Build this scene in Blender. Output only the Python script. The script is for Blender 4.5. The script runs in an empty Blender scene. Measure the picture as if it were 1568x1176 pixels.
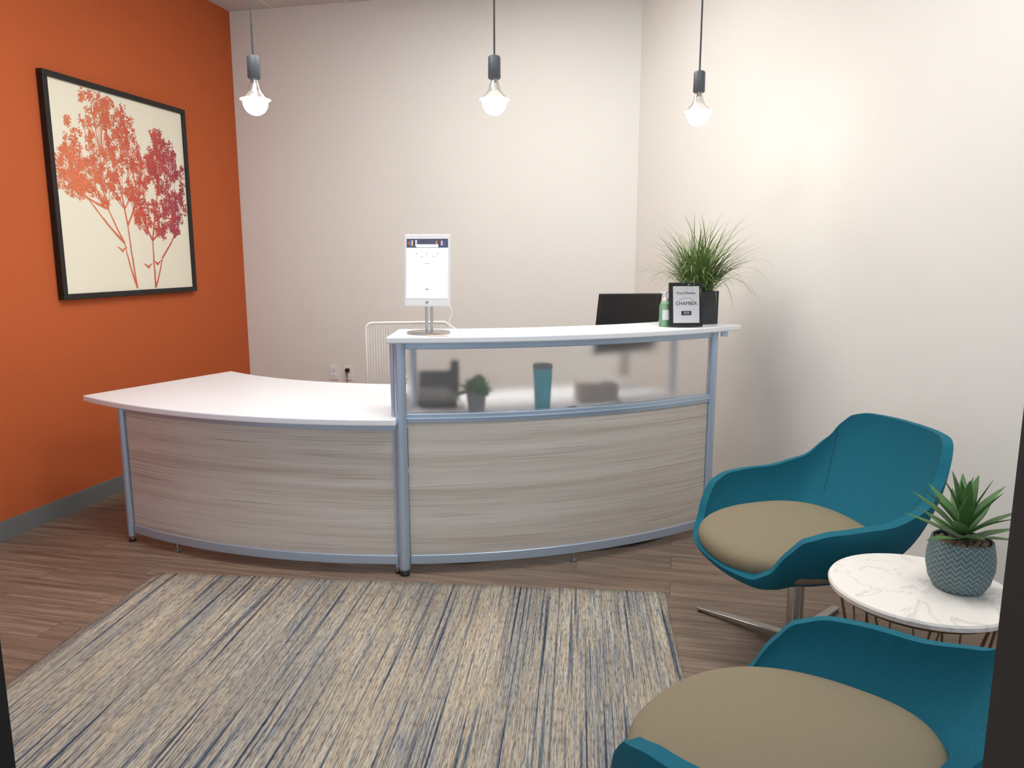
import bpy, bmesh, math, random
from mathutils import Vector, Matrix
R=random.Random(7)
rad=math.radians
scene=bpy.context.scene
COL=scene.collection
try:
    scene.view_settings.view_transform='Standard'
except Exception as e: print(e)

# ---------------------------------------------------------------- helpers
def srgb(r,g,b):
    f=lambda c:(c/255/12.92) if c/255<=0.04045 else ((c/255+0.055)/1.055)**2.4
    return (f(r),f(g),f(b),1)
def mat(name,col,rough=0.6,metal=0.0,spec=None,bump=0,bscale=200,emit=None,estr=0,trans=0,ior=None,var=0,vscale=3):
    m=bpy.data.materials.new(name); m.use_nodes=True
    nt=m.node_tree; p=nt.nodes['Principled BSDF']
    p.inputs['Base Color'].default_value=col
    p.inputs['Roughness'].default_value=rough
    p.inputs['Metallic'].default_value=metal
    if spec is not None: p.inputs['Specular IOR Level'].default_value=spec
    if trans: p.inputs['Transmission Weight'].default_value=trans
    if ior: p.inputs['IOR'].default_value=ior
    if emit is not None:
        p.inputs['Emission Color'].default_value=emit; p.inputs['Emission Strength'].default_value=estr
    tc=nt.nodes.new('ShaderNodeTexCoord')
    if var:
        n=nt.nodes.new('ShaderNodeTexNoise'); n.inputs['Scale'].default_value=vscale; n.inputs['Detail'].default_value=4
        nt.links.new(tc.outputs['Object'],n.inputs['Vector'])
        r=nt.nodes.new('ShaderNodeValToRGB')
        r.color_ramp.elements[0].position=.3; r.color_ramp.elements[1].position=.7
        r.color_ramp.elements[0].color=tuple(c*(1-var) for c in col[:3])+(1,)
        r.color_ramp.elements[1].color=tuple(min(1,c*(1+var)) for c in col[:3])+(1,)
        nt.links.new(n.outputs['Fac'],r.inputs['Fac']); nt.links.new(r.outputs['Color'],p.inputs['Base Color'])
    if bump:
        n=nt.nodes.new('ShaderNodeTexNoise'); n.inputs['Scale'].default_value=bscale; n.inputs['Detail'].default_value=3
        nt.links.new(tc.outputs['Object'],n.inputs['Vector'])
        b=nt.nodes.new('ShaderNodeBump'); b.inputs['Strength'].default_value=bump; b.inputs['Distance'].default_value=.002
        nt.links.new(n.outputs['Fac'],b.inputs['Height']); nt.links.new(b.outputs['Normal'],p.inputs['Normal'])
    return m
def group(name,loc=(0,0,0),rz=0,rot=None):
    e=bpy.data.objects.new(name,None); e.empty_display_size=.1
    e.location=loc; e.rotation_euler=rot if rot else (0,0,rz); COL.objects.link(e); return e
def add(o,parent):
    COL.objects.link(o)
    if parent: o.parent=parent
    return o
def mesh(name,verts,faces,m,parent=None,smooth=False,bevel=0,seg=3):
    me=bpy.data.meshes.new(name); me.from_pydata([tuple(v) for v in verts],[],faces)
    bm=bmesh.new(); bm.from_mesh(me); bmesh.ops.recalc_face_normals(bm,faces=bm.faces); bm.to_mesh(me); bm.free()
    if m: me.materials.append(m)
    if smooth:
        for p in me.polygons: p.use_smooth=True
    o=bpy.data.objects.new(name,me); add(o,parent)
    if bevel:
        b=o.modifiers.new('bevel','BEVEL'); b.width=bevel; b.segments=seg; b.limit_method='ANGLE'; b.angle_limit=rad(40)
    return o
def box(name,size,loc,m,parent=None,rot=(0,0,0),bevel=0):
    x,y,z=[s/2 for s in size]
    v=[(-x,-y,-z),(x,-y,-z),(x,y,-z),(-x,y,-z),(-x,-y,z),(x,-y,z),(x,y,z),(-x,y,z)]
    f=[(0,3,2,1),(4,5,6,7),(0,1,5,4),(1,2,6,5),(2,3,7,6),(3,0,4,7)]
    o=mesh(name,v,f,m,parent,bevel=bevel); o.location=loc; o.rotation_euler=rot; return o
def lathe(name,prof,m,parent=None,loc=(0,0,0),rot=(0,0,0),seg=40,smooth=True):
    v=[];f=[]
    for r,z in prof:
        for i in range(seg):
            a=2*math.pi*i/seg; v.append((r*math.cos(a),r*math.sin(a),z))
    for j in range(len(prof)-1):
        for i in range(seg):
            k=(i+1)%seg; f.append((j*seg+i,j*seg+k,(j+1)*seg+k,(j+1)*seg+i))
    if prof[0][0]>1e-4: f.append(tuple(range(seg)))
    if prof[-1][0]>1e-4: f.append(tuple((len(prof)-1)*seg+i for i in range(seg)))
    o=mesh(name,v,f,m,parent); o.location=loc; o.rotation_euler=rot
    bm=bmesh.new(); bm.from_mesh(o.data); bmesh.ops.remove_doubles(bm,verts=bm.verts,dist=1e-5)
    bmesh.ops.recalc_face_normals(bm,faces=bm.faces)
    for e in bm.edges:
        if len(e.link_faces)==2 and e.calc_face_angle(0)>rad(40): e.smooth=False
    for q in bm.faces: q.smooth=smooth
    bm.to_mesh(o.data); bm.free()
    return o
def cyl(name,r,z0,z1,loc,m,parent=None,rot=(0,0,0),seg=28,b=0.002):
    return lathe(name,[(r-b,z0),(r,z0+b),(r,z1-b),(r-b,z1)],m,parent,loc,rot,seg)
def tube(name,splines,r,m,parent=None,cyclic=False,smoothc=True):
    c=bpy.data.curves.new(name,'CURVE'); c.dimensions='3D'; c.bevel_depth=r; c.bevel_resolution=3; c.use_fill_caps=True
    for pts in splines:
        s=c.splines.new('NURBS' if smoothc else 'POLY'); s.points.add(len(pts)-1)
        for i,p in enumerate(pts): s.points[i].co=(*p,1)
        if smoothc: s.order_u=3; s.use_endpoint_u=not cyclic; s.resolution_u=6
        s.use_cyclic_u=cyclic
    c.materials.append(m)
    o=bpy.data.objects.new(name,c); add(o,parent); return o
def text(name,s,size,loc,m,parent,rot=(0,0,0)):
    c=bpy.data.curves.new(name,'FONT'); c.body=s; c.size=size; c.align_x='CENTER'; c.align_y='CENTER'; c.extrude=.0003
    c.materials.append(m); o=bpy.data.objects.new(name,c); add(o,parent); o.location=loc; o.rotation_euler=rot; return o

# ---------------------------------------------------------------- room layout
TH=rad(-12.6)
e1=Vector((math.cos(TH),math.sin(TH))); e2=Vector((-e1.y,e1.x))
A=Vector((-2.14,6.07)); B=A+e1*3.09
RT=rad(-12.6-54); er=Vector((math.cos(RT),math.sin(RT)))
JL=Vector((-.528,.72)); JR=Vector((.362,.521))
H=3.29
def inter(p,d,q,e):
    den=d.x*e.y-d.y*e.x; w=q-p; t=(w.x*e.y-w.y*e.x)/den; return p+d*t
D=inter(A,-e2,JL,e1)      # front-left room corner
Cc=inter(B,er,JL,e1)      # front-right room corner

# ---------------------------------------------------------------- materials
def wallmat(name,c):
    return mat(name,c,rough=.85,bump=.12,bscale=260,spec=.2,var=.012,vscale=1.5)
M_white=wallmat('wall_paint_white',srgb(232,230,224))
M_orange=wallmat('wall_paint_orange',srgb(192,96,54))
M_base=mat('baseboard_vinyl',srgb(116,119,120),rough=.55)
M_alu=mat('brushed_aluminium',srgb(182,199,218),rough=.38,metal=.55)  # bluish daylight reflection is tinted into the base colour
M_chrome=mat('chrome',srgb(205,205,205),rough=.14,metal=1)
M_lam=mat('white_laminate',srgb(238,241,245),rough=.38)
M_black=mat('black_plastic',srgb(22,22,24),rough=.4)
M_blackfr=mat('black_wood_frame',srgb(20,18,18),rough=.45,bump=.1)
M_dark=mat('dark_anodised_metal',srgb(12,12,13),rough=.6)
M_whitep=mat('white_plastic',srgb(235,235,235),rough=.4)

def floor_mat():
    m=bpy.data.materials.new('vinyl_plank_floor'); m.use_nodes=True; nt=m.node_tree; N=nt.nodes; L=nt.links
    p=N['Principled BSDF']; tc=N.new('ShaderNodeTexCoord')
    mp=N.new('ShaderNodeMapping'); mp.inputs['Rotation'].default_value=(0,0,rad(12.6))
    L.new(tc.outputs['Object'],mp.inputs['Vector'])
    br=N.new('ShaderNodeTexBrick'); br.offset=.37; br.inputs['Scale'].default_value=1
    br.inputs['Brick Width'].default_value=1.2; br.inputs['Row Height'].default_value=.15
    br.inputs['Mortar Size'].default_value=.0015; br.inputs['Color1'].default_value=(0,0,0,1); br.inputs['Color2'].default_value=(1,1,1,1)
    br.inputs['Mortar'].default_value=(.5,.5,.5,1)
    L.new(mp.outputs['Vector'],br.inputs['Vector'])
    m2=N.new('ShaderNodeMapping'); m2.inputs['Scale'].default_value=(1.4,22,1); L.new(mp.outputs['Vector'],m2.inputs['Vector'])
    ad=N.new('ShaderNodeVectorMath'); ad.operation='ADD'; L.new(m2.outputs['Vector'],ad.inputs[0])
    sc=N.new('ShaderNodeVectorMath'); sc.operation='SCALE'; sc.inputs['Scale'].default_value=13; L.new(br.outputs['Color'],sc.inputs[0]); L.new(sc.outputs[0],ad.inputs[1])
    n=N.new('ShaderNodeTexNoise'); n.inputs['Scale'].default_value=1.6; n.inputs['Detail'].default_value=7; n.inputs['Roughness'].default_value=.65; n.inputs['Distortion'].default_value=.6
    L.new(ad.outputs[0],n.inputs['Vector'])
    r=N.new('ShaderNodeValToRGB'); e=r.color_ramp.elements
    e[0].position=.25; e[0].color=srgb(92,77,66); e[1].position=.75; e[1].color=srgb(162,142,124)
    x=e.new(.5); x.color=srgb(130,111,96)
    L.new(n.outputs['Fac'],r.inputs['Fac'])
    mx=N.new('ShaderNodeMixRGB'); mx.blend_type='MULTIPLY'; mx.inputs['Fac'].default_value=.6
    r2=N.new('ShaderNodeValToRGB'); r2.color_ramp.elements[0].color=(.78,.78,.78,1); r2.color_ramp.elements[1].color=(1.0,1.0,1.0,1)
    L.new(br.outputs['Color'],r2.inputs['Fac']); L.new(r.outputs['Color'],mx.inputs['Color1']); L.new(r2.outputs['Color'],mx.inputs['Color2'])
    m3=N.new('ShaderNodeMixRGB'); m3.inputs['Color2'].default_value=srgb(80,66,58); L.new(br.outputs['Fac'],m3.inputs['Fac']); L.new(mx.outputs['Color'],m3.inputs['Color1'])
    L.new(m3.outputs['Color'],p.inputs['Base Color']); p.inputs['Roughness'].default_value=.48
    b=N.new('ShaderNodeBump'); b.inputs['Strength'].default_value=.15; b.inputs['Distance'].default_value=.001; L.new(n.outputs['Fac'],b.inputs['Height']); L.new(b.outputs['Normal'],p.inputs['Normal'])
    return m
def lam_wood():
    m=bpy.data.materials.new('grey_wood_laminate'); m.use_nodes=True; nt=m.node_tree; N=nt.nodes; L=nt.links
    p=N['Principled BSDF']; tc=N.new('ShaderNodeTexCoord')
    mp=N.new('ShaderNodeMapping'); mp.inputs['Scale'].default_value=(.3,.15,10); L.new(tc.outputs['Object'],mp.inputs['Vector'])
    n=N.new('ShaderNodeTexNoise'); n.inputs['Scale'].default_value=1.3; n.inputs['Detail'].default_value=8; n.inputs['Roughness'].default_value=.62; n.inputs['Distortion'].default_value=.2
    L.new(mp.outputs['Vector'],n.inputs['Vector'])
    r=N.new('ShaderNodeValToRGB'); e=r.color_ramp.elements
    e[0].position=.3; e[0].color=srgb(180,168,156); e[1].position=.68; e[1].color=srgb(216,209,200)
    x=e.new(.47); x.color=srgb(203,194,184)
    L.new(n.outputs['Fac'],r.inputs['Fac'])
    mp2=N.new('ShaderNodeMapping'); mp2.inputs['Scale'].default_value=(1.3,.6,95); L.new(tc.outputs['Object'],mp2.inputs['Vector'])
    n2=N.new('ShaderNodeTexNoise'); n2.inputs['Scale'].default_value=1.5; n2.inputs['Detail'].default_value=5; L.new(mp2.outputs['Vector'],n2.inputs['Vector'])
    r2=N.new('ShaderNodeValToRGB'); r2.color_ramp.elements[0].position=.3; r2.color_ramp.elements[0].color=(.66,.62,.59,1); r2.color_ramp.elements[1].position=.46; r2.color_ramp.elements[1].color=(1,1,1,1)
    L.new(n2.outputs['Fac'],r2.inputs['Fac'])
    mx=N.new('ShaderNodeMixRGB'); mx.blend_type='MULTIPLY'; mx.inputs['Fac'].default_value=.85
    L.new(r.outputs['Color'],mx.inputs['Color1']); L.new(r2.outputs['Color'],mx.inputs['Color2']); L.new(mx.outputs['Color'],p.inputs['Base Color'])
    p.inputs['Roughness'].default_value=.45
    return m
def rug_mat():
    m=bpy.data.materials.new('woven_rag_rug'); m.use_nodes=True; nt=m.node_tree; N=nt.nodes; L=nt.links
    p=N['Principled BSDF']; tc=N.new('ShaderNodeTexCoord')
    def nz(sx,sy,off,detail=2,scale=1,dist=0):
        mp=N.new('ShaderNodeMapping'); mp.inputs['Scale'].default_value=(sx,sy,1); mp.inputs['Location'].default_value=(off,off*1.7,off)
        L.new(tc.outputs['Object'],mp.inputs['Vector'])
        n=N.new('ShaderNodeTexNoise'); n.inputs['Scale'].default_value=scale; n.inputs['Detail'].default_value=detail; n.inputs['Distortion'].default_value=dist
        L.new(mp.outputs['Vector'],n.inputs['Vector']); return n
    a=nz(82,.95,0,3)
    r=N.new('ShaderNodeValToRGB'); r.color_ramp.interpolation='CONSTANT'; e=r.color_ramp.elements
    cols=[(0,(70,80,98)),(.35,(116,124,136)),(.415,(172,160,143)),(.45,(194,184,168)),(.49,(148,143,137)),(.525,(200,191,176)),(.57,(132,141,150)),(.61,(204,197,185)),(.67,(176,159,136))]
    e[0].position=0; e[0].color=srgb(*cols[0][1]); e[1].position=cols[1][0]; e[1].color=srgb(*cols[1][1])
    for q,c in cols[2:]:
        x=e.new(q); x.color=srgb(*c)
    L.new(a.outputs['Fac'],r.inputs['Fac'])
    b=nz(210,26,5,2)
    r2=N.new('ShaderNodeValToRGB'); r2.color_ramp.interpolation='LINEAR'; f=r2.color_ramp.elements
    f[0].position=.36; f[0].color=(.47,.47,.48,1); f[1].position=.5; f[1].color=(1,1,1,1)
    L.new(b.outputs['Fac'],r2.inputs['Fac'])
    mx=N.new('ShaderNodeMixRGB'); mx.blend_type='MULTIPLY'; mx.inputs['Fac'].default_value=.8
    L.new(r.outputs['Color'],mx.inputs['Color1']); L.new(r2.outputs['Color'],mx.inputs['Color2'])
    c=nz(5,.5,9,2)
    r3=N.new('ShaderNodeValToRGB'); g=r3.color_ramp.elements; g[0].position=.35; g[0].color=srgb(210,215,220); g[1].position=.62; g[1].color=srgb(255,250,240)
    L.new(c.outputs['Fac'],r3.inputs['Fac'])
    m2=N.new('ShaderNodeMixRGB'); m2.blend_type='MULTIPLY'; m2.inputs['Fac'].default_value=.9
    L.new(mx.outputs['Color'],m2.inputs['Color1']); L.new(r3.outputs['Color'],m2.inputs['Color2'])
    L.new(m2.outputs['Color'],p.inputs['Base Color']); p.inputs['Roughness'].default_value=.95; p.inputs['Specular IOR Level'].default_value=.1
    w=nz(260,120,2,1)
    bp=N.new('ShaderNodeBump'); bp.inputs['Strength'].default_value=.5; bp.inputs['Distance'].default_value=.003
    L.new(w.outputs['Fac'],bp.inputs['Height']); L.new(bp.outputs['Normal'],p.inputs['Normal'])
    return m
def frosted():
    m=bpy.data.materials.new('frosted_acrylic'); m.use_nodes=True; nt=m.node_tree; N=nt.nodes; L=nt.links
    N.remove(N['Principled BSDF']); out=N['Material Output']
    g=N.new('ShaderNodeBsdfRefraction'); g.inputs['Roughness'].default_value=.28; g.inputs['IOR'].default_value=1.3; g.inputs['Color'].default_value=(1,1,1,1)
    t=N.new('ShaderNodeBsdfTranslucent'); t.inputs['Color'].default_value=(.95,.95,.95,1)
    d=N.new('ShaderNodeBsdfDiffuse'); d.inputs['Color'].default_value=(.85,.86,.86,1)
    a=N.new('ShaderNodeMixShader'); a.inputs[0].default_value=.5; L.new(t.outputs[0],a.inputs[1]); L.new(d.outputs[0],a.inputs[2])
    b=N.new('ShaderNodeMixShader'); b.inputs[0].default_value=.12; L.new(g.outputs[0],b.inputs[1]); L.new(a.outputs[0],b.inputs[2])
    L.new(b.outputs[0],out.inputs['Surface']); return m
def clearglass(name='clear_glass',col=(1,1,1,1),f=.08):
    m=bpy.data.materials.new(name); m.use_nodes=True; nt=m.node_tree; N=nt.nodes; L=nt.links
    N.remove(N['Principled BSDF']); out=N['Material Output']
    t=N.new('ShaderNodeBsdfTransparent'); t.inputs['Color'].default_value=col
    g=N.new('ShaderNodeBsdfGlossy'); g.inputs['Roughness'].default_value=.03
    b=N.new('ShaderNodeMixShader'); b.inputs[0].default_value=f; L.new(t.outputs[0],b.inputs[1]); L.new(g.outputs[0],b.inputs[2])
    L.new(b.outputs[0],out.inputs['Surface']); return m
def ceil_mat():
    m=bpy.data.materials.new('ceiling_tile'); m.use_nodes=True; nt=m.node_tree; N=nt.nodes; L=nt.links
    p=N['Principled BSDF']; tc=N.new('ShaderNodeTexCoord'); mp=N.new('ShaderNodeMapping'); mp.inputs['Rotation'].default_value=(0,0,rad(12.6))
    L.new(tc.outputs['Object'],mp.inputs['Vector'])
    br=N.new('ShaderNodeTexBrick'); br.offset=0; br.inputs['Scale'].default_value=1; br.inputs['Brick Width'].default_value=.61; br.inputs['Row Height'].default_value=.61
    br.inputs['Mortar Size'].default_value=.012; br.inputs['Color1'].default_value=srgb(205,202,198); br.inputs['Color2'].default_value=srgb(208,205,200); br.inputs['Mortar'].default_value=srgb(225,225,225)
    L.new(mp.outputs['Vector'],br.inputs['Vector']); L.new(br.outputs['Color'],p.inputs['Base Color']); p.inputs['Roughness'].default_value=.9
    return m
M_floor=floor_mat(); M_wood=lam_wood(); M_rug=rug_mat(); M_frost=frosted(); M_glass=clearglass(); M_ceil=ceil_mat()

# ---------------------------------------------------------------- room shell
def wall(name,p,q,z0,z1,th,m,outward):
    d=(q-p).normalized(); n=Vector((-d.y,d.x))*(1 if outward>0 else -1)
    pts=[p,q,q+n*th,p+n*th]
    v=[(a.x,a.y,z0) for a in pts]+[(a.x,a.y,z1) for a in pts]
    f=[(0,1,2,3),(4,5,6,7),(0,1,5,4),(1,2,6,5),(2,3,7,6),(3,0,4,7)]
    return mesh(name,v,f,m)
wall('wall_back',A-e1*.1,B+e1*.03,0,H,.1,M_white,1)
wall('wall_left',D,A,0,H,.1,M_orange,1)
wall('wall_right',B,Cc,0,H,.1,M_white,1)
def poly(name,pts,z0,z1,m):
    n=len(pts); v=[(p.x,p.y,z0) for p in pts]+[(p.x,p.y,z1) for p in pts]
    f=[tuple(range(n)),tuple(range(n,2*n))]+[(i,(i+1)%n,n+(i+1)%n,n+i) for i in range(n)]
    return mesh(name,v,f,m)
out=[A+e2*.1-e1*.1,B+e2*.1+e1*.1,Cc+e1*.15,Cc+e1*.15-e2*2.5,D-e1*.15-e2*2.5,D-e1*.15]
poly('floor',out,-.08,0,M_floor)
poly('ceiling',out[:3]+[Cc+e1*.15-e2*.12,D-e1*.15-e2*.12,out[5]],H,H+.08,M_ceil)
wall('baseboard_left',D+e1*.0,A,0,.1,.012,M_base,-1)
wall('baseboard_back',A,B,0,.1,.012,M_base,-1)
wall('baseboard_right',B,Cc,0,.1,.012,M_base,-1)
# storefront (camera stands in its doorway): black aluminium frame with glass
T=.07
def fbar(name,p,q,z0,z1,par): 
    o=wall(name,p,q,z0,z1,T,M_dark,-1); o.parent=par
fr=group('door_frame')
fbar('jamb_a',JL-e1*.07,JL,0,H,fr); fbar('jamb_b',JR,JR+e1*.07,0,H,fr); fbar('header',JL,JR,2.25,2.33,fr)
def glaze(name,p,q,z0,z1):
    g=group(name)
    fbar('sill',p,q,z0,z0+.07,g); fbar('head',p,q,z1-.07,z1,g)
    n=max(1,round((q-p).length/1.3)); d=(q-p)/n
    for i in range(1,n): fbar('mullion_%d'%i,p+d*i-e1*.025,p+d*i+e1*.025,z0+.07,z1-.07,g)
    o=wall('glass_pane',p-e2*.03,q-e2*.03,z0+.07,z1-.07,.006,M_glass,-1); o.parent=g
glaze('window_1',D,JL-e1*.07,0,H)
glaze('window_2',JR+e1*.07,Cc,0,H)
glaze('window_3',JL,JR,2.33,H)

# unseen ceiling panels, added as fill light for the room
M_panel=mat('fill_panel_emitter',(1,1,1,1),emit=(1,.98,.945,1),estr=16)
def fill_panel(p):
    g=group('added_fill_panel',(p[0],p[1],H),TH)
    box('fill_housing',(1.22,.62,.02),(0,0,-.01),M_whitep,g)
    box('fill_diffuser',(1.16,.56,.01),(0,0,-.024),M_panel,g)
for p in [(-1.0,2.9),(1.0,2.1),(-.1,4.1)]: fill_panel(p)

# ---------------------------------------------------------------- reception desk
CX,CY=-.54,5.965
def P(r,a): a=rad(a); return (CX+r*math.sin(a),CY-r*math.cos(a))
def arc(name,ri,ro,a0,a1,z0,z1,m,parent,ai0=None,ai1=None,n=48,bevel=0,smooth=False):
    ai0=a0 if ai0 is None else ai0; ai1=a1 if ai1 is None else ai1
    v=[]
    for z in (z0,z1):
        for i in range(n+1):
            t=i/n; v.append((*P(ro,a0+(a1-a0)*t),z))
        for i in range(n+1):
            t=i/n; v.append((*P(ri,ai1+(ai0-ai1)*t),z))
    k=2*(n+1); f=[]
    for s in (0,k):
        for i in range(n): f.append((s+i,s+i+1,s+k-2-i,s+k-1-i))
    for i in range(k): f.append((i,(i+1)%k,k+(i+1)%k,k+i))
    return mesh(name,v,f,m,parent,bevel=bevel)
desk=group('reception_desk')
AL,AM,AR=-32.7,.9,36.2
RF=2.655
arc('low_worktop',1.77,2.715,-38.6,.55,.72,.75,M_lam,desk,ai0=-44.2,ai1=-1.2,bevel=.006)
arc('work_surface',1.98,2.56,1.4,AR-.6,.712,.74,M_lam,desk,bevel=.004)
arc('transaction_top',2.33,2.715,-.2,39.4,1.088,1.116,M_lam,desk,bevel=.006)
for nm,a0,a1,z1 in [('front_panel_left',AL+.55,AM-.6,.69),('front_panel_right',AM+.6,AR-.5,.722)]:
    arc(nm,RF-.02,RF,a0,a1,.085,z1,M_wood,desk)
    arc(nm+'_bottom_rail',RF-.026,RF+.008,a0,a1,.05,.095,M_alu,desk,bevel=.004)
arc('low_top_rail',RF-.026,RF+.006,AL+.3,AM-.4,.688,.72,M_alu,desk,bevel=.003)
arc('mid_rail',RF-.03,RF+.008,AM+.4,AR-.3,.722,.765,M_alu,desk,bevel=.004)
arc('mid_rail_cap',RF-.03,RF+.014,AM+.4,AR-.3,.738,.746,M_alu,desk,bevel=.002)
arc('upper_rail',RF-.028,RF+.008,AM-.6,AR+.4,1.056,1.088,M_alu,desk,bevel=.004)
arc('frosted_panel',RF-.012,RF-.006,AM+.6,AR-.5,.763,1.058,M_frost,desk)
def leg(nm,a,r,rr,z1):
    x,y=P(r,a); cyl(nm,rr,.03,z1,(x,y,0),M_alu,desk); cyl(nm+'_foot',rr*.9,0,.012,(x,y,0),M_black,desk); cyl(nm+'_foot_stem',.008,.01,.035,(x,y,0),M_chrome,desk)
leg('post_left',AL,RF+.005,.019,.72); leg('post_middle',AM,RF+.008,.026,1.089); leg('post_right',AR,RF+.005,.021,1.089)
leg('post_middle_inner',AM-.75,RF-.01,.012,1.089)
leg('back_leg_left',-42,1.85,.019,.716); leg('back_leg_middle',0,1.9,.019,.716); leg('back_leg_right',34.5,2.05,.019,.713)
leg('upper_leg_back',1.6,2.4,.016,1.089); leg('upper_leg_back_right',36,2.4,.016,1.089)
for i,a in enumerate((-25.5,18.5)):
    x,y=P(RF-.012,a); cyl('glide_%d'%i,.014,0,.014,(x,y,0),M_base,desk); cyl('glide_stem_%d'%i,.006,.01,.055,(x,y,0),M_chrome,desk)
x,y=P(2.69,AR+.9); box('bracket',(.03,.03,.03),(x,y,1.075),M_alu,desk)

# ---------------------------------------------------------------- pendants
M_sock=mat('pendant_socket_grey',srgb(74,80,86),rough=.5)
M_cord=mat('cord_grey',srgb(60,62,64),rough=.7)
M_bulb=mat('bulb_glow',(1,1,1,1),emit=(1,.94,.86,1),estr=42)
M_bulbglass=clearglass('bulb_glass',(.9,.9,.88,1),.25)
M_disc=mat('bulb_glow_rim',(1,1,1,1),rough=.3,emit=(1,.95,.88,1),estr=2.0)  # emissive rim shapes the flared glow around the bulb
def pendant(x,y,zb=2.09):
    g=group('pendant_light',(x,y,zb))
    cyl('canopy',.055,H-zb-.03,H-zb,(0,0,0),M_sock,g)
    cyl('cord',.0042,.235,H-zb-.02,(0,0,0),M_cord,g,b=.0005)
    lathe('socket',[(.004,.252),(.022,.25),(.027,.244),(.028,.158),(.024,.153),(.0,.153)],M_sock,g)
    cyl('screw_base',.014,.13,.156,(0,0,0),M_chrome,g)
    lathe('bulb_neck',[(.015,.15),(.02,.135),(.027,.11),(.038,.092),(.05,.08),(.054,.072)],M_bulbglass,g)
    lathe('bulb_stem',[(.0,.14),(.008,.135),(.01,.08),(0,.078)],M_whitep,g)
    lathe('bulb_rim',[(.0,.074),(.045,.072),(.066,.067),(.066,.065),(.05,.06),(0,.06)],M_disc,g)
    lathe('bulb_dome',[(.054,.062)]+[(.054*math.cos(t),.055-.056*math.sin(t)) for t in [math.pi/2*i/10 for i in range(11)]],M_bulb,g)
PD=[(-1.14,3.5),(-.078,3.5),(.895,3.78)]
for p in PD: pendant(*p,zb=2.083)

# ---------------------------------------------------------------- framed art
M_cream=mat('art_paper',srgb(240,234,214),rough=.8)
def art_ink():
    m=bpy.data.materials.new('art_ink'); m.use_nodes=True; nt=m.node_tree; N=nt.nodes; L=nt.links
    p=N['Principled BSDF']; p.inputs['Roughness'].default_value=.8
    tc=N.new('ShaderNodeTexCoord'); sx=N.new('ShaderNodeSeparateXYZ'); L.new(tc.outputs['Object'],sx.inputs[0])
    n=N.new('ShaderNodeTexNoise'); n.inputs['Scale'].default_value=9; L.new(tc.outputs['Object'],n.inputs['Vector'])
    ma=N.new('ShaderNodeMath'); ma.operation='MULTIPLY_ADD'; ma.inputs[1].default_value=.5; L.new(n.outputs['Fac'],ma.inputs[0]); L.new(sx.outputs[0],ma.inputs[2])
    mr=N.new('ShaderNodeMapRange'); mr.inputs[1].default_value=-.1; mr.inputs[2].default_value=.85; L.new(ma.outputs[0],mr.inputs[0])
    r=N.new('ShaderNodeValToRGB'); e=r.color_ramp.elements; e[0].color=srgb(232,130,90); e[1].color=srgb(160,60,90); x=e.new(.5); x.color=srgb(214,94,74)
    L.new(mr.outputs[0],r.inputs['Fac']); L.new(r.outputs['Color'],p.inputs['Base Color']); return m
M_ink=art_ink()
wl=lambda Y: A.x+(Y-A.y)*(e2.x/e2.y)
cY=4.825; ctr=Vector((wl(cY),cY,1.838))+Vector((e1.x,e1.y,0))*.022
art=group('framed_botanical_print',ctr,0); art.rotation_euler=(rad(90),0,math.atan2(e2.y,e2.x))
W,Hh=1.2,1.235
fwid=.032
for nm,s,l in [('frame_top',(W,fwid,.04),(0,Hh/2-fwid/2,0)),('frame_bottom',(W,fwid,.04),(0,-Hh/2+fwid/2,0)),('frame_left',(fwid,Hh-2*fwid,.04),(-W/2+fwid/2,0,0)),('frame_right',(fwid,Hh-2*fwid,.04),(W/2-fwid/2,0,0))]:
    box(nm,s,l,M_blackfr,art,bevel=.003)
box('paper',(W-2*fwid,Hh-2*fwid,.02),(0,0,-.005),M_cream,art)
def quad(px,py):
    Yd=3.4966/(.2235-((px-784)/1150)/(.986+.1668*(588-py)/1150))
    s=(Yd-cY)/e2.y
    k=(588-py)/1150; z=1.46+Yd*(-.1668+.986*k)/(.986+.1668*k)
    return s,z-1.838
V=[];F=[]
def ZZ(): return R.uniform(.0056,.0085)
def disc(x,y,r,n=7):
    if abs(x)>W/2-fwid-.004-r or abs(y)>Hh/2-fwid-.004-r: return
    b=len(V); a0=R.random()*6; zf=ZZ()
    for i in range(n):
        a=a0+2*math.pi*i/n; rr=r*(.75+.5*R.random()); V.append((x+rr*math.cos(a),y+rr*math.sin(a),zf))
    F.append(tuple(range(b,b+n)))
def stroke(pts,w0,w1):
    n=len(pts)
    for i in range(n-1):
        (x0,y0),(x1,y1)=pts[i],pts[i+1]; dx,dy=x1-x0,y1-y0; l=math.hypot(dx,dy) or 1; nx,ny=-dy/l,dx/l
        wa=w0+(w1-w0)*i/(n-1); wb=w0+(w1-w0)*(i+1)/(n-1)
        if max(abs(x0),abs(x1))>W/2-fwid-.006 or max(abs(y0),abs(y1))>Hh/2-fwid-.004: continue
        zf=ZZ(); b=len(V); V.extend([(x0-nx*wa,y0-ny*wa,zf),(x0+nx*wa,y0+ny*wa,zf),(x1+nx*wb,y1+ny*wb,zf),(x1-nx*wb,y1-ny*wb,zf)]); F.append((b,b+1,b+2,b+3))
def curve2(p,q,bend=.0,n=8):
    mx,my=(p[0]+q[0])/2,(p[1]+q[1])/2; dx,dy=q[0]-p[0],q[1]-p[1]; c=(mx-dy*bend,my+dx*bend)
    return [((1-t)**2*p[0]+2*t*(1-t)*c[0]+t*t*q[0],(1-t)**2*p[1]+2*t*(1-t)*c[1]+t*t*q[1]) for t in [i/n for i in range(n+1)]]
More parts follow.
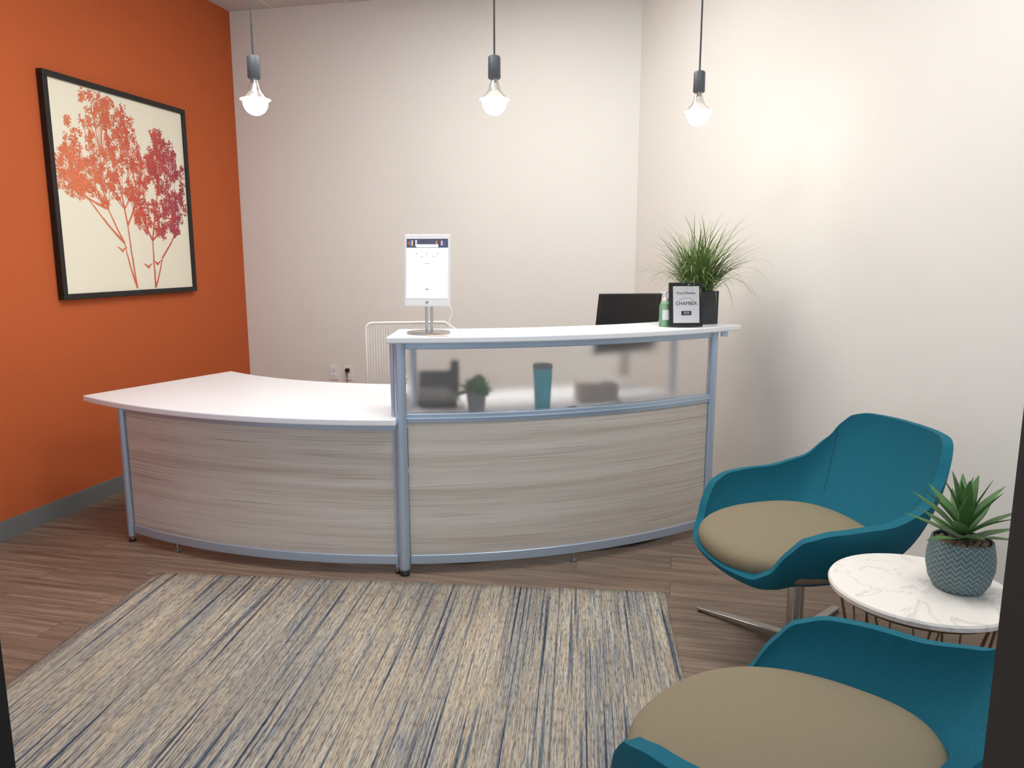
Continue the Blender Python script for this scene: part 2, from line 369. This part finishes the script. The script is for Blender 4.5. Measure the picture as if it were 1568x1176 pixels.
def cluster(px,py,rp,dens=1,src=None):
    cx,cy=quad(px,py); r=rp*.0078
    sub=max(4,int(20*dens))
    for j in range(sub):
        a=R.random()*6.283; d=r*math.sqrt(R.random())
        sx,sy=cx+d*math.cos(a),cy+d*math.sin(a)
        if src and j%3==0: 
            s=quad(*src); stroke(curve2(s,(sx,sy),R.uniform(-.15,.15),5),.002,.0011)
        for k in range(int(17*dens)):
            a=R.random()*6.283; dd=.026*math.sqrt(R.random())
            qx,qy=sx+dd*math.cos(a),sy+dd*math.sin(a)
            disc(qx,qy,R.uniform(.0026,.006))
            if R.random()<.3: stroke([(sx,sy),(qx,qy)],.0011,.0009)
b1=(205,441); b2=(233,440)
stems=[(b1,(185,372),.05),((185,372),(160,320),.03),((185,372),(130,305),.05),(b1,(190,345),.02),((190,345),(178,285),0),((190,345),(205,300),-.04),(b2,(228,368),0),((228,368),(212,330),.05),((228,368),(250,340),-.05),(b2,(243,395),-.05),((243,395),(268,345),-.06),((228,368),(235,300),0),((160,320),(105,285),.08),((160,320),(140,250),0),((178,285),(160,220),.03),((205,300),(190,230),0),((235,300),(240,240),0),((130,305),(92,262),.05)]
for p,q,bd in stems: stroke(curve2(quad(*p),quad(*q),bd),.0065,.0035)
for px,py in [(182,385),(222,410),(236,405)]:
    s=quad(px,py); 
    for sg in (-1,1): stroke(curve2(s,(s[0]+sg*.045,s[1]+.028),.2*sg,4),.007,.001)
for px,py,rp,sx,sy in [(138,163,14,150,235),(164,178,12,160,225),(112,215,17,135,270),(146,212,18,150,260),(184,192,14,180,245),(98,245,13,112,280),(126,252,17,135,290),(160,252,18,165,290),(197,232,15,190,280),(100,272,13,115,290),(118,286,8,120,300),(150,285,14,160,315),(182,278,18,185,320),(214,262,13,205,305),(205,302,14,200,330),(233,216,10,240,250),(245,232,12,240,270),(260,258,13,248,290),(238,268,11,238,300),(258,290,15,250,325),(238,308,13,238,335),(266,318,12,258,345),(244,340,13,243,365),(215,335,10,220,360),(262,345,8,262,365),(228,245,8,236,280)]:
    cluster(px,py,rp,1.15,(sx,sy))
me=mesh('botanical_illustration',V,F,M_ink,art)

# ---------------------------------------------------------------- rug
rug=group('striped_area_rug',(-.576,2.335,0),rad(-5.2))
n=40; wv,lv=2.335,1.75
vv=[];ff=[]
for j in range(n+1):
    for i in range(n+1):
        x=-wv/2+wv*i/n+ (R.uniform(-.004,.004) if i in(0,n) else 0); y=-lv/2+lv*j/n+(R.uniform(-.004,.004) if j in(0,n) else 0)
        vv.append((x,y,.008+.0006*math.sin(i*1.3)*math.sin(j*.9)))
for j in range(n):
    for i in range(n): a=j*(n+1)+i; ff.append((a,a+1,a+n+2,a+n+1))
o=mesh('rug_weave',vv,ff,M_rug,rug,smooth=True); s=o.modifiers.new('s','SOLIDIFY'); s.thickness=.007; s.offset=-1

# ---------------------------------------------------------------- lounge chairs
M_teal=mat('teal_upholstery',srgb(18,98,118),rough=.85,bump=.5,bscale=700,var=.12,vscale=400,spec=.25)
M_seam=mat('teal_piping',srgb(10,74,92),rough=.85)
M_tan=mat('tan_upholstery',srgb(136,126,104),rough=.9,bump=.5,bscale=700,var=.08,vscale=400,spec=.2)
M_steel=mat('satin_steel',srgb(190,188,184),rough=.25,metal=1)
def interp(tab,x):
    for (x0,y0),(x1,y1) in zip(tab,tab[1:]):
        if x<=x1:
            t=(x-x0)/(x1-x0); t=t*t*(3-2*t)*.5+t*.5; return y0+(y1-y0)*t
    return tab[-1][1]
def sup(c,n): return math.copysign(abs(c)**(2/n),c)
def lounge(x,y,rz,z=0):
    g=group('lounge_chair',(x,y,z),rz)
    HT=[(0,.392),(32,.396),(42,.43),(51,.505),(60,.56),(74,.588),(96,.602),(112,.642),(124,.72),(134,.795),(142,.832),(152,.845),(180,.85)]
    nt_,ns=120,20
    z0=.315
    def S(th,t):
        d=math.degrees(th)%360; d=d if d<=180 else 360-d
        h=interp(HT,d); c,s=math.cos(th),math.sin(th)
        rho=1-(1-t)**1.65
        a=.35 if c>=0 else .43; b=.37-.045*max(0,-c)**2
        nn=2.4 if c>=0 else 2.4+.8*min(1,-c*1.5)
        X=a*sup(c,nn)*rho; Y=b*sup(s,nn)*rho
        p=2.1 if c>0 else 2.1-.72*min(1,-c*1.15)
        return (X,Y,z0+(h-z0)*t**p)
    v=[];f=[]
    for j in range(ns+1):
        for i in range(nt_): v.append(S(2*math.pi*i/nt_,j/ns))
    for j in range(ns):
        for i in range(nt_):
            k=(i+1)%nt_; f.append((j*nt_+i,j*nt_+k,(j+1)*nt_+k,(j+1)*nt_+i))
    o=mesh('shell',v,f,M_teal,g,smooth=True)
    bm=bmesh.new(); bm.from_mesh(o.data); bmesh.ops.remove_doubles(bm,verts=bm.verts,dist=1e-4); bmesh.ops.recalc_face_normals(bm,faces=bm.faces); bm.to_mesh(o.data); bm.free()
    so=o.modifiers.new('s','SOLIDIFY'); so.thickness=.034; so.offset=0; so.use_rim=True
    bv=o.modifiers.new('b','BEVEL'); bv.width=.012; bv.segments=3; bv.limit_method='ANGLE'; bv.angle_limit=rad(50)
    ss=o.modifiers.new('ss','SUBSURF'); ss.levels=1; ss.render_levels=1
    sm=[]
    for sg in (-1,1):
        th=math.pi-sg*rad(49); pts=[]
        for j in range(13):
            t=.58+.41*j/12; q=Vector(S(th,t)); a_=Vector(S(th+.02,t))-q; b_=Vector(S(th,t+.01))-q
            nrm=a_.cross(b_).normalized()
            if nrm.dot(Vector((0,0,.65))-q)<0: nrm=-nrm
            pts.append(q+nrm*.0172)
        sm.append(pts)
    tube('back_seams',sm,.0018,M_seam,g)
    prof=[(0,.345),(.6,.347),(.86,.37),(.97,.402),(1,.43),(.995,.452),(.965,.468),(.9,.48),(.7,.49),(.35,.496),(0,.498)]
    v=[];f=[];n=80
    for r,z in prof:
        for i in range(n):
            th=2*math.pi*i/n; c,s=math.cos(th),math.sin(th); a=.362 if c>=0 else .235; b=.315
            v.append((a*sup(c,2.4)*r,b*sup(s,2.4)*r,z-.02*max(0,c)*r*r+.012*max(0,-c)*r))
    for j in range(len(prof)-1):
        for i in range(n): k=(i+1)%n; f.append((j*n+i,j*n+k,(j+1)*n+k,(j+1)*n+i))
    o=mesh('seat_cushion',v,f,M_tan,g,smooth=True)
    bm=bmesh.new(); bm.from_mesh(o.data); bmesh.ops.remove_doubles(bm,verts=bm.verts,dist=1e-4); bmesh.ops.recalc_face_normals(bm,faces=bm.faces); bm.to_mesh(o.data); bm.free()
    o.modifiers.new('ss','SUBSURF').render_levels=1
    cyl('mount_plate',.11,.285,.305,(0,0,0),M_black,g)
    cyl('column',.03,.03,.295,(0,0,0),M_steel,g)
    cyl('hub',.04,.018,.05,(0,0,0),M_steel,g)
    for i in range(4):
        a=math.pi/4+i*math.pi/2-rz
        vs=[(.0,-.022,.02),(.0,.022,.02),(.0,.022,.046),(.0,-.022,.046),(.41,-.015,.006),(.41,.015,.006),(.41,.015,.018),(.41,-.015,.018)]
        ca,sa=math.cos(a),math.sin(a)
        vs=[(X*ca-Y*sa,X*sa+Y*ca,Z) for X,Y,Z in vs]
        mesh('base_blade_%d'%i,vs,[(0,1,2,3),(4,5,6,7),(0,1,5,4),(1,2,6,5),(2,3,7,6),(3,0,4,7)],M_steel,g,bevel=.003)
        lathe('glide_%d'%i,[(.014,0),(.014,.008),(0,.009)],M_black,g,loc=(.395*ca,.395*sa,0))
    return g
lounge(1.07,2.66,rad(191))
lounge(.597,1.365,rad(134),.0095)

# ---------------------------------------------------------------- side table
def marble():
    m=bpy.data.materials.new('white_marble'); m.use_nodes=True; nt=m.node_tree; N=nt.nodes; L=nt.links
    p=N['Principled BSDF']; tc=N.new('ShaderNodeTexCoord')
    n=N.new('ShaderNodeTexNoise'); n.inputs['Scale'].default_value=3.5; n.inputs['Detail'].default_value=8; n.inputs['Distortion'].default_value=1.6; L.new(tc.outputs['Object'],n.inputs['Vector'])
    r=N.new('ShaderNodeValToRGB'); e=r.color_ramp.elements; w=srgb(234,230,223)
    e[0].position=.0; e[0].color=w; e[1].position=1; e[1].color=w
    for q,c in [(.475,w),(.495,srgb(212,207,201)),(.51,w)]:
        x=e.new(q); x.color=c
    L.new(n.outputs['Fac'],r.inputs['Fac']); L.new(r.outputs['Color'],p.inputs['Base Color']); p.inputs['Roughness'].default_value=.25; return m
M_marble=marble()
M_bronze=mat('bronze_wire',srgb(110,90,66),rough=.35,metal=.8)
TX,TY,TZ=1.145,1.985,.55
tb=group('marble_side_table',(TX,TY,0))
lathe('marble_top',[(.0,TZ-.022),(.228,TZ-.022),(.236,TZ-.018),(.238,TZ-.006),(.234,TZ),(0,TZ)],M_marble,tb,seg=72)
def ring(r,z,n=24): return [(r*math.cos(2*math.pi*i/n),r*math.sin(2*math.pi*i/n),z) for i in range(n)]
tube('upper_ring',[ring(.21,TZ-.03)],.006,M_bronze,tb,cyclic=True)
tube('lower_ring',[ring(.15,.006)],.005,M_bronze,tb,cyclic=True)
sp=[]
for i in range(8):
    a=2*math.pi*i/8+.1
    for sg in (-1,1):
        b=a+sg*rad(19)
        sp.append([(.205*math.cos(b),.205*math.sin(b),TZ-.03),(.165*math.cos(a+sg*.16),.165*math.sin(a+sg*.16),.3),(.12*math.cos(a),.12*math.sin(a),.16),(.15*math.cos(a),.15*math.sin(a),.006)])
tube('wire_legs',sp,.003,M_bronze,tb)

# succulent in patterned pot
def potmat():
    m=bpy.data.materials.new('chevron_ceramic'); m.use_nodes=True; nt=m.node_tree; N=nt.nodes; L=nt.links
    p=N['Principled BSDF']; tc=N.new('ShaderNodeTexCoord'); s=N.new('ShaderNodeSeparateXYZ'); L.new(tc.outputs['Object'],s.inputs[0])
    def M(op,a,b=None,c=None):
        x=N.new('ShaderNodeMath'); x.operation=op
        for i,q in enumerate((a,b,c)):
            if q is None: continue
            if isinstance(q,(int,float)): x.inputs[i].default_value=q
            else: L.new(q,x.inputs[i])
        return x.outputs[0]
    an=M('ARCTAN2',s.outputs[1],s.outputs[0]); tri=M('PINGPONG',M('MULTIPLY',an,12/math.pi),.5)
    w=M('SINE',M('MULTIPLY_ADD',s.outputs[2],420,M('MULTIPLY',tri,11)))
    r=N.new('ShaderNodeValToRGB'); e=r.color_ramp.elements; e[0].position=.2; e[0].color=srgb(84,102,104); e[1].position=.8; e[1].color=srgb(120,142,144)
    mr=M('MULTIPLY_ADD',w,.5,.5); L.new(mr,r.inputs['Fac']); L.new(r.outputs['Color'],p.inputs['Base Color'])
    b=N.new('ShaderNodeBump'); b.inputs['Strength'].default_value=.7; b.inputs['Distance'].default_value=.003; L.new(mr,b.inputs['Height']); L.new(b.outputs['Normal'],p.inputs['Normal'])
    p.inputs['Roughness'].default_value=.6; return m
M_pot=potmat()
M_peb=mat('pebble_brown',srgb(140,118,98),rough=.9,var=.4,vscale=60)
M_leaf=mat('succulent_leaf',srgb(68,110,54),rough=.5,var=.3,vscale=18)
def leafmesh(V,F,base,az,el,L_,w,th,curl,n=8):
    d=Vector((math.cos(az),math.sin(az),0)); side=Vector((-d.y,d.x,0)); pos=Vector(base); e=el; b=len(V)
    for i in range(n+1):
        t=i/n
        if t>=.5: ww=w*.5*1.0*((1-t)/.5)**.75
        else: ww=w*.5*(.6+.8*t)
        tang=d*math.cos(e)+Vector((0,0,1))*math.sin(e); up=side.cross(tang)*-1
        V.extend([pos-side*ww+up*(ww*.35),pos-up*th*(1-t*.8),pos+side*ww+up*(ww*.35),pos+up*th*.25*(1-t)])
        pos=pos+tang*(L_/n); e-=curl/n
    for i in range(n):
        for k in range(4):
            q=(k+1)%4; F.append((b+i*4+k,b+i*4+q,b+(i+1)*4+q,b+(i+1)*4+k))
    F.append((b,b+1,b+2,b+3)); F.append(tuple(b+n*4+k for k in range(4)))
suc=group('potted_succulent',(1.245,1.975,TZ))
lathe('pot',[(0,0),(.052,0),(.064,.004),(.077,.028),(.085,.065),(.085,.095),(.08,.125),(.076,.143),(.071,.143),(.075,.125),(0,.122)],M_pot,suc,seg=72)
V2=[];F2=[]
for i in range(80):
    a=R.random()*6.283; d=.064*math.sqrt(R.random()); x0,y0=d*math.cos(a),d*math.sin(a); r=R.uniform(.007,.012); b=len(V2)
    bm=bmesh.new(); bmesh.ops.create_icosphere(bm,subdivisions=1,radius=r)
    for v in bm.verts: V2.append((v.co.x+x0,v.co.y+y0,v.co.z*.7+.134))
    for f in bm.faces: F2.append(tuple(b+v.index for v in f.verts))
    bm.free()
mesh('pebbles',V2,F2,M_peb,suc,smooth=True)
V2=[];F2=[]
k=0
for n_,el,L_,w in [(7,.35,.16,.05),(7,.62,.175,.056),(6,.95,.175,.056),(5,1.25,.165,.05),(2,1.5,.14,.04)]:
    for i in range(n_):
        leafmesh(V2,F2,(0,0,.138+.012*k),2*math.pi*(i+.5*(k%2)+R.uniform(-.15,.15))/n_,el+R.uniform(-.1,.1),L_*R.uniform(.9,1.1),w,.006,R.uniform(.0,.3))
    k+=1
o=mesh('leaves',V2,F2,M_leaf,suc,smooth=True); o.modifiers.new('ss','SUBSURF').render_levels=1

# ---------------------------------------------------------------- counter items
CT=1.1165
M_grass=mat('grass_blade',srgb(116,138,80),rough=.55,var=.45,vscale=25)
M_planter=mat('slate_planter',srgb(52,54,58),rough=.6,var=.25,vscale=30,bump=.2,bscale=60)
px,py=P(2.52,36.9)
pl=group('potted_grass_plant',(px,py,CT),rad(22))
hb=.17
for nm,s,l in [('planter_front',(.15,.01,hb),(0,-.07,hb/2)),('planter_back',(.15,.01,hb),(0,.07,hb/2)),('planter_left',(.01,.13,hb),(-.07,0,hb/2)),('planter_right',(.01,.13,hb),(.07,0,hb/2)),('planter_base',(.13,.13,.01),(0,0,.005)),('soil',(.13,.13,.01),(0,0,hb-.02))]:
    box(nm,s,l,M_peb if nm=='soil' else M_planter,pl,bevel=.001 if nm!='soil' else 0)
V2=[];F2=[]
for i in range(440):
    a=R.random()*6.283; el=rad(R.choice([R.uniform(62,88),R.uniform(42,70),R.uniform(30,58)])); L_=R.uniform(.26,.45); nseg=10; w=R.uniform(.003,.0052)
    if R.random()<.2: L_*=1.15; el*=.85
    curl=R.uniform(.8,2.6)*(1.25-el/2.0)
    p=Vector((R.uniform(-.045,.045),R.uniform(-.045,.045),hb-.02)); d=Vector((math.cos(a),math.sin(a),0)); side=Vector((-d.y,d.x,0)); e=el; b=len(V2)
    for j in range(nseg+1):
        t=j/nseg; ww=w*(1-t**2)+.0003; V2.append(p-side*ww); V2.append(p+side*ww)
        p=p+(d*math.cos(e)+Vector((0,0,1))*math.sin(e))*(L_/nseg); e-=curl/nseg*(.3+1.4*t)
    for j in range(nseg): F2.append((b+2*j,b+2*j+1,b+2*j+3,b+2*j+2))
mesh('grass_blades',V2,F2,M_grass,pl,smooth=True)

# award plaque
M_silver=mat('silver_certificate',srgb(206,206,210),rough=.35)
px,py=P(2.655,31.8)
pq=group('award_plaque',(px,py,CT),rot=(rad(-8),0,rad(6)))
box('plaque_frame',(.168,.018,.218),(0,0,.112),M_black,pq,bevel=.003)
box('certificate',(.132,.004,.18),(0,-.009,.112),M_silver,pq)
rt=(rad(90),0,0)
text('text_top','Proud Member',.016,(0,-.0115,.168),M_black,pq,rt)
text('text_name','CHAMBER',.024,(0,-.0115,.117),M_black,pq,rt)
box('year_band',(.05,.001,.02),(0,-.0116,.07),M_black,pq)
text('text_year','2020',.016,(0,-.0125,.07),M_silver,pq,rt)
M_redarc=mat('print_red',srgb(190,80,90),rough=.5)
tube('logo_arc',[[(.042*math.cos(t),-.0115,.121+.024*math.sin(t)) for t in [math.pi*i/8 for i in range(1,8)]]],.0008,M_redarc,pq)
box('easel_back',(.05,.004,.13),(0,.03,.068),M_black,pq,rot=(rad(20),0,0))

# sanitizer
M_green=mat('green_gel',srgb(165,212,172),rough=.15,trans=.6,ior=1.3)
px,py=P(2.56,30.7)
sn=group('hand_sanitizer_bottle',(px,py,CT))
lathe('bottle',[(0,0),(.028,0),(.031,.004),(.031,.1),(.027,.115),(.012,.125),(.012,.132),(0,.132)],M_green,sn)
lathe('pump_collar',[(.014,.126),(.014,.142),(.006,.144),(.005,.165),(.01,.166),(.01,.173),(0,.174)],M_whitep,sn)
box('pump_spout',(.035,.008,.006),(-.015,0,.17),M_whitep,sn,bevel=.002)
box('label',(.04,.002,.05),(0,-.031,.06),M_whitep,sn)

# tablet kiosk
kd=group('tablet_check_in_kiosk',(-.382,3.43,CT),rad(-4))
M_scr=mat('screen_white',srgb(225,232,240),rough=.2,emit=(.86,.92,1,1),estr=.4)
M_scrh=mat('screen_header',srgb(60,64,88),rough=.2,emit=srgb(84,84,110),estr=.3,var=.5,vscale=70)
M_ui=mat('screen_text',srgb(150,160,175),rough=.3)
lathe('base_plate',[(0,0),(.095,0),(.1,.002),(.1,.006),(.096,.008),(0,.008)],M_steel,kd,seg=60)
for s in (-1,1): box('stand_arm_%d'%s,(.012,.01,.15),(s*.012,.02,.08),M_steel,kd,bevel=.002)
box('stand_link',(.05,.03,.05),(0,.02,.16),M_steel,kd,bevel=.006)
tg=group('tablet',(0,0,.283)); tg.parent=kd; tg.rotation_euler=(rad(-8),0,0)
box('tablet_body',(.208,.012,.325),(0,0,0),M_whitep,tg,bevel=.005)
box('display',(.188,.002,.268),(0,-.0065,.008),M_scr,tg)
box('screen_header_image',(.188,.001,.04),(0,-.0078,.122),M_scrh,tg)
for i in range(9):
    box('header_book_%d'%i,(.008,.0006,R.uniform(.012,.03)),(-.085+.0085*i if i<5 else .03+.012*(i-4),-.0086,.122),mat('header_colour_%d'%i,srgb(*[(200,90,60),(90,120,190),(220,200,160),(60,60,90),(230,230,235),(190,150,110),(120,60,60),(210,210,220),(80,100,150)][i]),rough=.3),tg)
box('screen_title_box',(.1,.001,.013),(0,-.0086,.11),M_scr,tg)
for i in range(5):
    box('screen_text_%d'%i,(.006,.0006,.004),(-.05+.025*i+R.uniform(-.004,.004),-.0078,.075-.012*(i%2)),M_ui,tg)
box('screen_line_a',(.05,.0006,.003),(0,-.0078,.03),M_ui,tg).scale=(.5,1,.6)
box('screen_button',(.014,.0006,.005),(0,-.0078,-.085),M_ui,tg)
cyl('home_button',.007,0,.001,(0,-.0062,-.144),M_ui,tg,rot=(rad(90),0,0),b=.0002)
tube('charging_cable',[[(.03,.02,.16),(.085,.02,.15),(.11,.03,.09),(.085,.02,.05),(.11,.03,.02),(.14,.06,.006)]],.0028,M_whitep,kd)
M_card=mat('paper_card',srgb(222,190,170),rough=.8)
box('business_card',(.09,.05,.0015),(-.33,3.305,CT+.001),M_card,None,rot=(0,0,rad(5)))

# ---------------------------------------------------------------- items behind counter
WZ=.7415
mo=group('computer_monitor',(.65,4.2,WZ),rad(41))
box('screen_back',(.52,.022,.33),(0,0,.355),M_black,mo,rot=(rad(6),rad(1.5),0),bevel=.006)
box('screen_glass',(.50,.002,.31),(0,.0125,.355),M_dark,mo,rot=(rad(6),rad(1.5),0))
box('stand_neck',(.05,.03,.2),(0,.02,.15),M_chrome,mo,bevel=.004)
box('stand_foot',(.2,.15,.012),(0,.01,.007),M_chrome,mo,bevel=.005)
bx=group('tissue_box',(.43,3.78,WZ),rad(15))
M_tis=mat('grey_cardboard',srgb(165,150,142),rough=.6)
box('carton',(.2,.11,.085),(0,0,.0435),M_tis,bx,bevel=.004)
lathe('slot_rim',[(.03,.086),(.03,.088),(0,.088)],M_whitep,bx)
ph=group('desk_telephone',(-.365,3.63,WZ),rad(5))
box('body',(.19,.13,.03),(0,-.02,.045),M_black,ph,rot=(rad(25),0,0),bevel=.008)
box('body_stand',(.17,.05,.09),(0,.05,.047),M_black,ph,bevel=.006)
box('display_head',(.19,.02,.09),(0,.055,.12),M_black,ph,rot=(rad(-20),0,0),bevel=.006)
box('handset',(.045,.05,.2),(.085,.03,.12),M_black,ph,rot=(rad(-10),0,0),bevel=.015)
tube('cord',[[(.1,-.02,.03),(.14,-.05,.006),(.1,-.09,.006),(.0,-.1,.006),(-.08,-.09,.006)]],.003,M_black,ph)
sm=group('small_potted_plant',(-.17,3.52,WZ))
M_gpot=mat('grey_pot',srgb(135,137,141),rough=.6)
M_sleaf=mat('small_leaf',srgb(84,156,88),rough=.6,var=.3,vscale=40)
lathe('pot',[(0,0),(.038,0),(.05,.09),(.046,.09),(.044,.08),(0,.08)],M_gpot,sm)
V2=[];F2=[]
for i in range(190):
    a=R.random()*6.283; el=R.uniform(.0,1.45); leafmesh(V2,F2,(R.uniform(-.02,.02),R.uniform(-.02,.02),.08),a,el,R.uniform(.06,.1),.026,.0015,.4,4)
mesh('leaves',V2,F2,M_sleaf,sm,smooth=True)
M_tum=mat('teal_tumbler',srgb(60,175,195),rough=.35)
tu=group('travel_tumbler',(.145,3.52,WZ))
lathe('body',[(0,0),(.034,0),(.037,.01),(.046,.19),(.046,.205),(0,.205)],M_tum,tu)
lathe('lid',[(.047,.2),(.047,.218),(.04,.222),(0,.222)],M_base,tu)
tube('power_cable',[[(.1,3.44,WZ+.005),(.2,3.45,WZ+.005),(.28,3.46,WZ+.03),(.36,3.48,WZ+.005),(.5,3.6,WZ+.005),(.55,3.7,WZ+.005)]],.0035,M_black,None)

# white office chair with ribbed back
oc=group('office_chair',(-.66,4.75,0),rad(8))
M_mesh=mat('white_chair_plastic',srgb(225,222,216),rough=.5)
def rrect(w,z0,z1,r,y,n=6):
    pts=[]
    for cx,cz,a0 in [(w/2-r,z0+r,-90),(w/2-r,z1-r,0),(-w/2+r,z1-r,90),(-w/2+r,z0+r,180)]:
        for i in range(n+1):
            a=rad(a0+90*i/n); pts.append((cx+r*math.cos(a),y,cz+r*math.sin(a)))
    return pts
tube('back_frame',[rrect(.5,.55,1.07,.04,-.22)],.008,M_mesh,oc,cyclic=True)
tube('back_ribs',[[(-.235+.0157*i,-.22,.56),(-.235+.0157*i,-.235,.8),(-.235+.0157*i,-.22,1.06)] for i in range(31)],.003,M_mesh,oc)
box('back_spine',(.06,.03,.3),(0,-.25,.6),M_mesh,oc,bevel=.01)
box('spine_link',(.06,.2,.03),(0,-.16,.44),M_mesh,oc,bevel=.01)
box('seat',(.48,.46,.06),(0,.02,.48),M_mesh,oc,bevel=.025)
cyl('gas_lift',.025,.1,.45,(0,0,0),M_steel,oc)
for i in range(5):
    a=2*math.pi*i/5+.3; box('base_arm_%d'%i,(.27,.035,.025),(.14*math.cos(a),.14*math.sin(a),.09),M_mesh,oc,rot=(0,0,a),bevel=.006)
    cyl('caster_%d'%i,.028,-.012,.012,(.27*math.cos(a),.27*math.sin(a),.0285),M_black,oc,rot=(rad(90),0,a))
    cyl('caster_stem_%d'%i,.006,.03,.09,(.27*math.cos(a),.27*math.sin(a),0),M_black,oc,seg=12)

# outlets on back wall
def outlet(s_along,plug=False):
    s=A+e1*s_along-e2*.004
    g=group('wall_outlet',(s.x,s.y,.555),TH)
    box('plate',(.072,.006,.115),(0,0,0),M_whitep,g,bevel=.002)
    for zz in (-.025,.025):
        box('socket_%.0f'%(zz*1000),(.034,.003,.03),(0,-.004,zz),M_lam,g,bevel=.001)
        for sx in (-.007,.007): box('slot',(.0025,.001,.01),(sx,-.0058,zz),M_black,g)
    if plug:
        box('plug',(.028,.03,.028),(0,-.02,.025),M_black,g,bevel=.004)
        tube('plug_cable',[[(0,-.03,.02),(0,-.045,-.03),(.01,-.03,-.12),(.03,-.02,-.3),(.05,-.02,-.54)]],.003,M_black,g)
outlet(.745); outlet(.868,True)
# floor cable
tube('floor_cable',[[(*P(2.5,4),.006),(*P(2.57,6),.006),(*P(2.5,12),.006),(*P(2.55,22),.006),(*P(2.6,30),.006),(*P(2.5,36),.006)]],.005,M_black,None)

# ---------------------------------------------------------------- world + camera
w=bpy.data.worlds.new('world'); scene.world=w; w.use_nodes=True
bg=w.node_tree.nodes['Background']; bg.inputs['Color'].default_value=(.78,.88,1,1); bg.inputs['Strength'].default_value=1.0
cam=bpy.data.cameras.new('camera'); co=bpy.data.objects.new('camera',cam); COL.objects.link(co)
cam.sensor_width=36; cam.lens=1150/1568*36; cam.clip_start=.02
co.location=(0,0,1.46); co.rotation_euler=(rad(90-9.6),0,0)
scene.camera=co
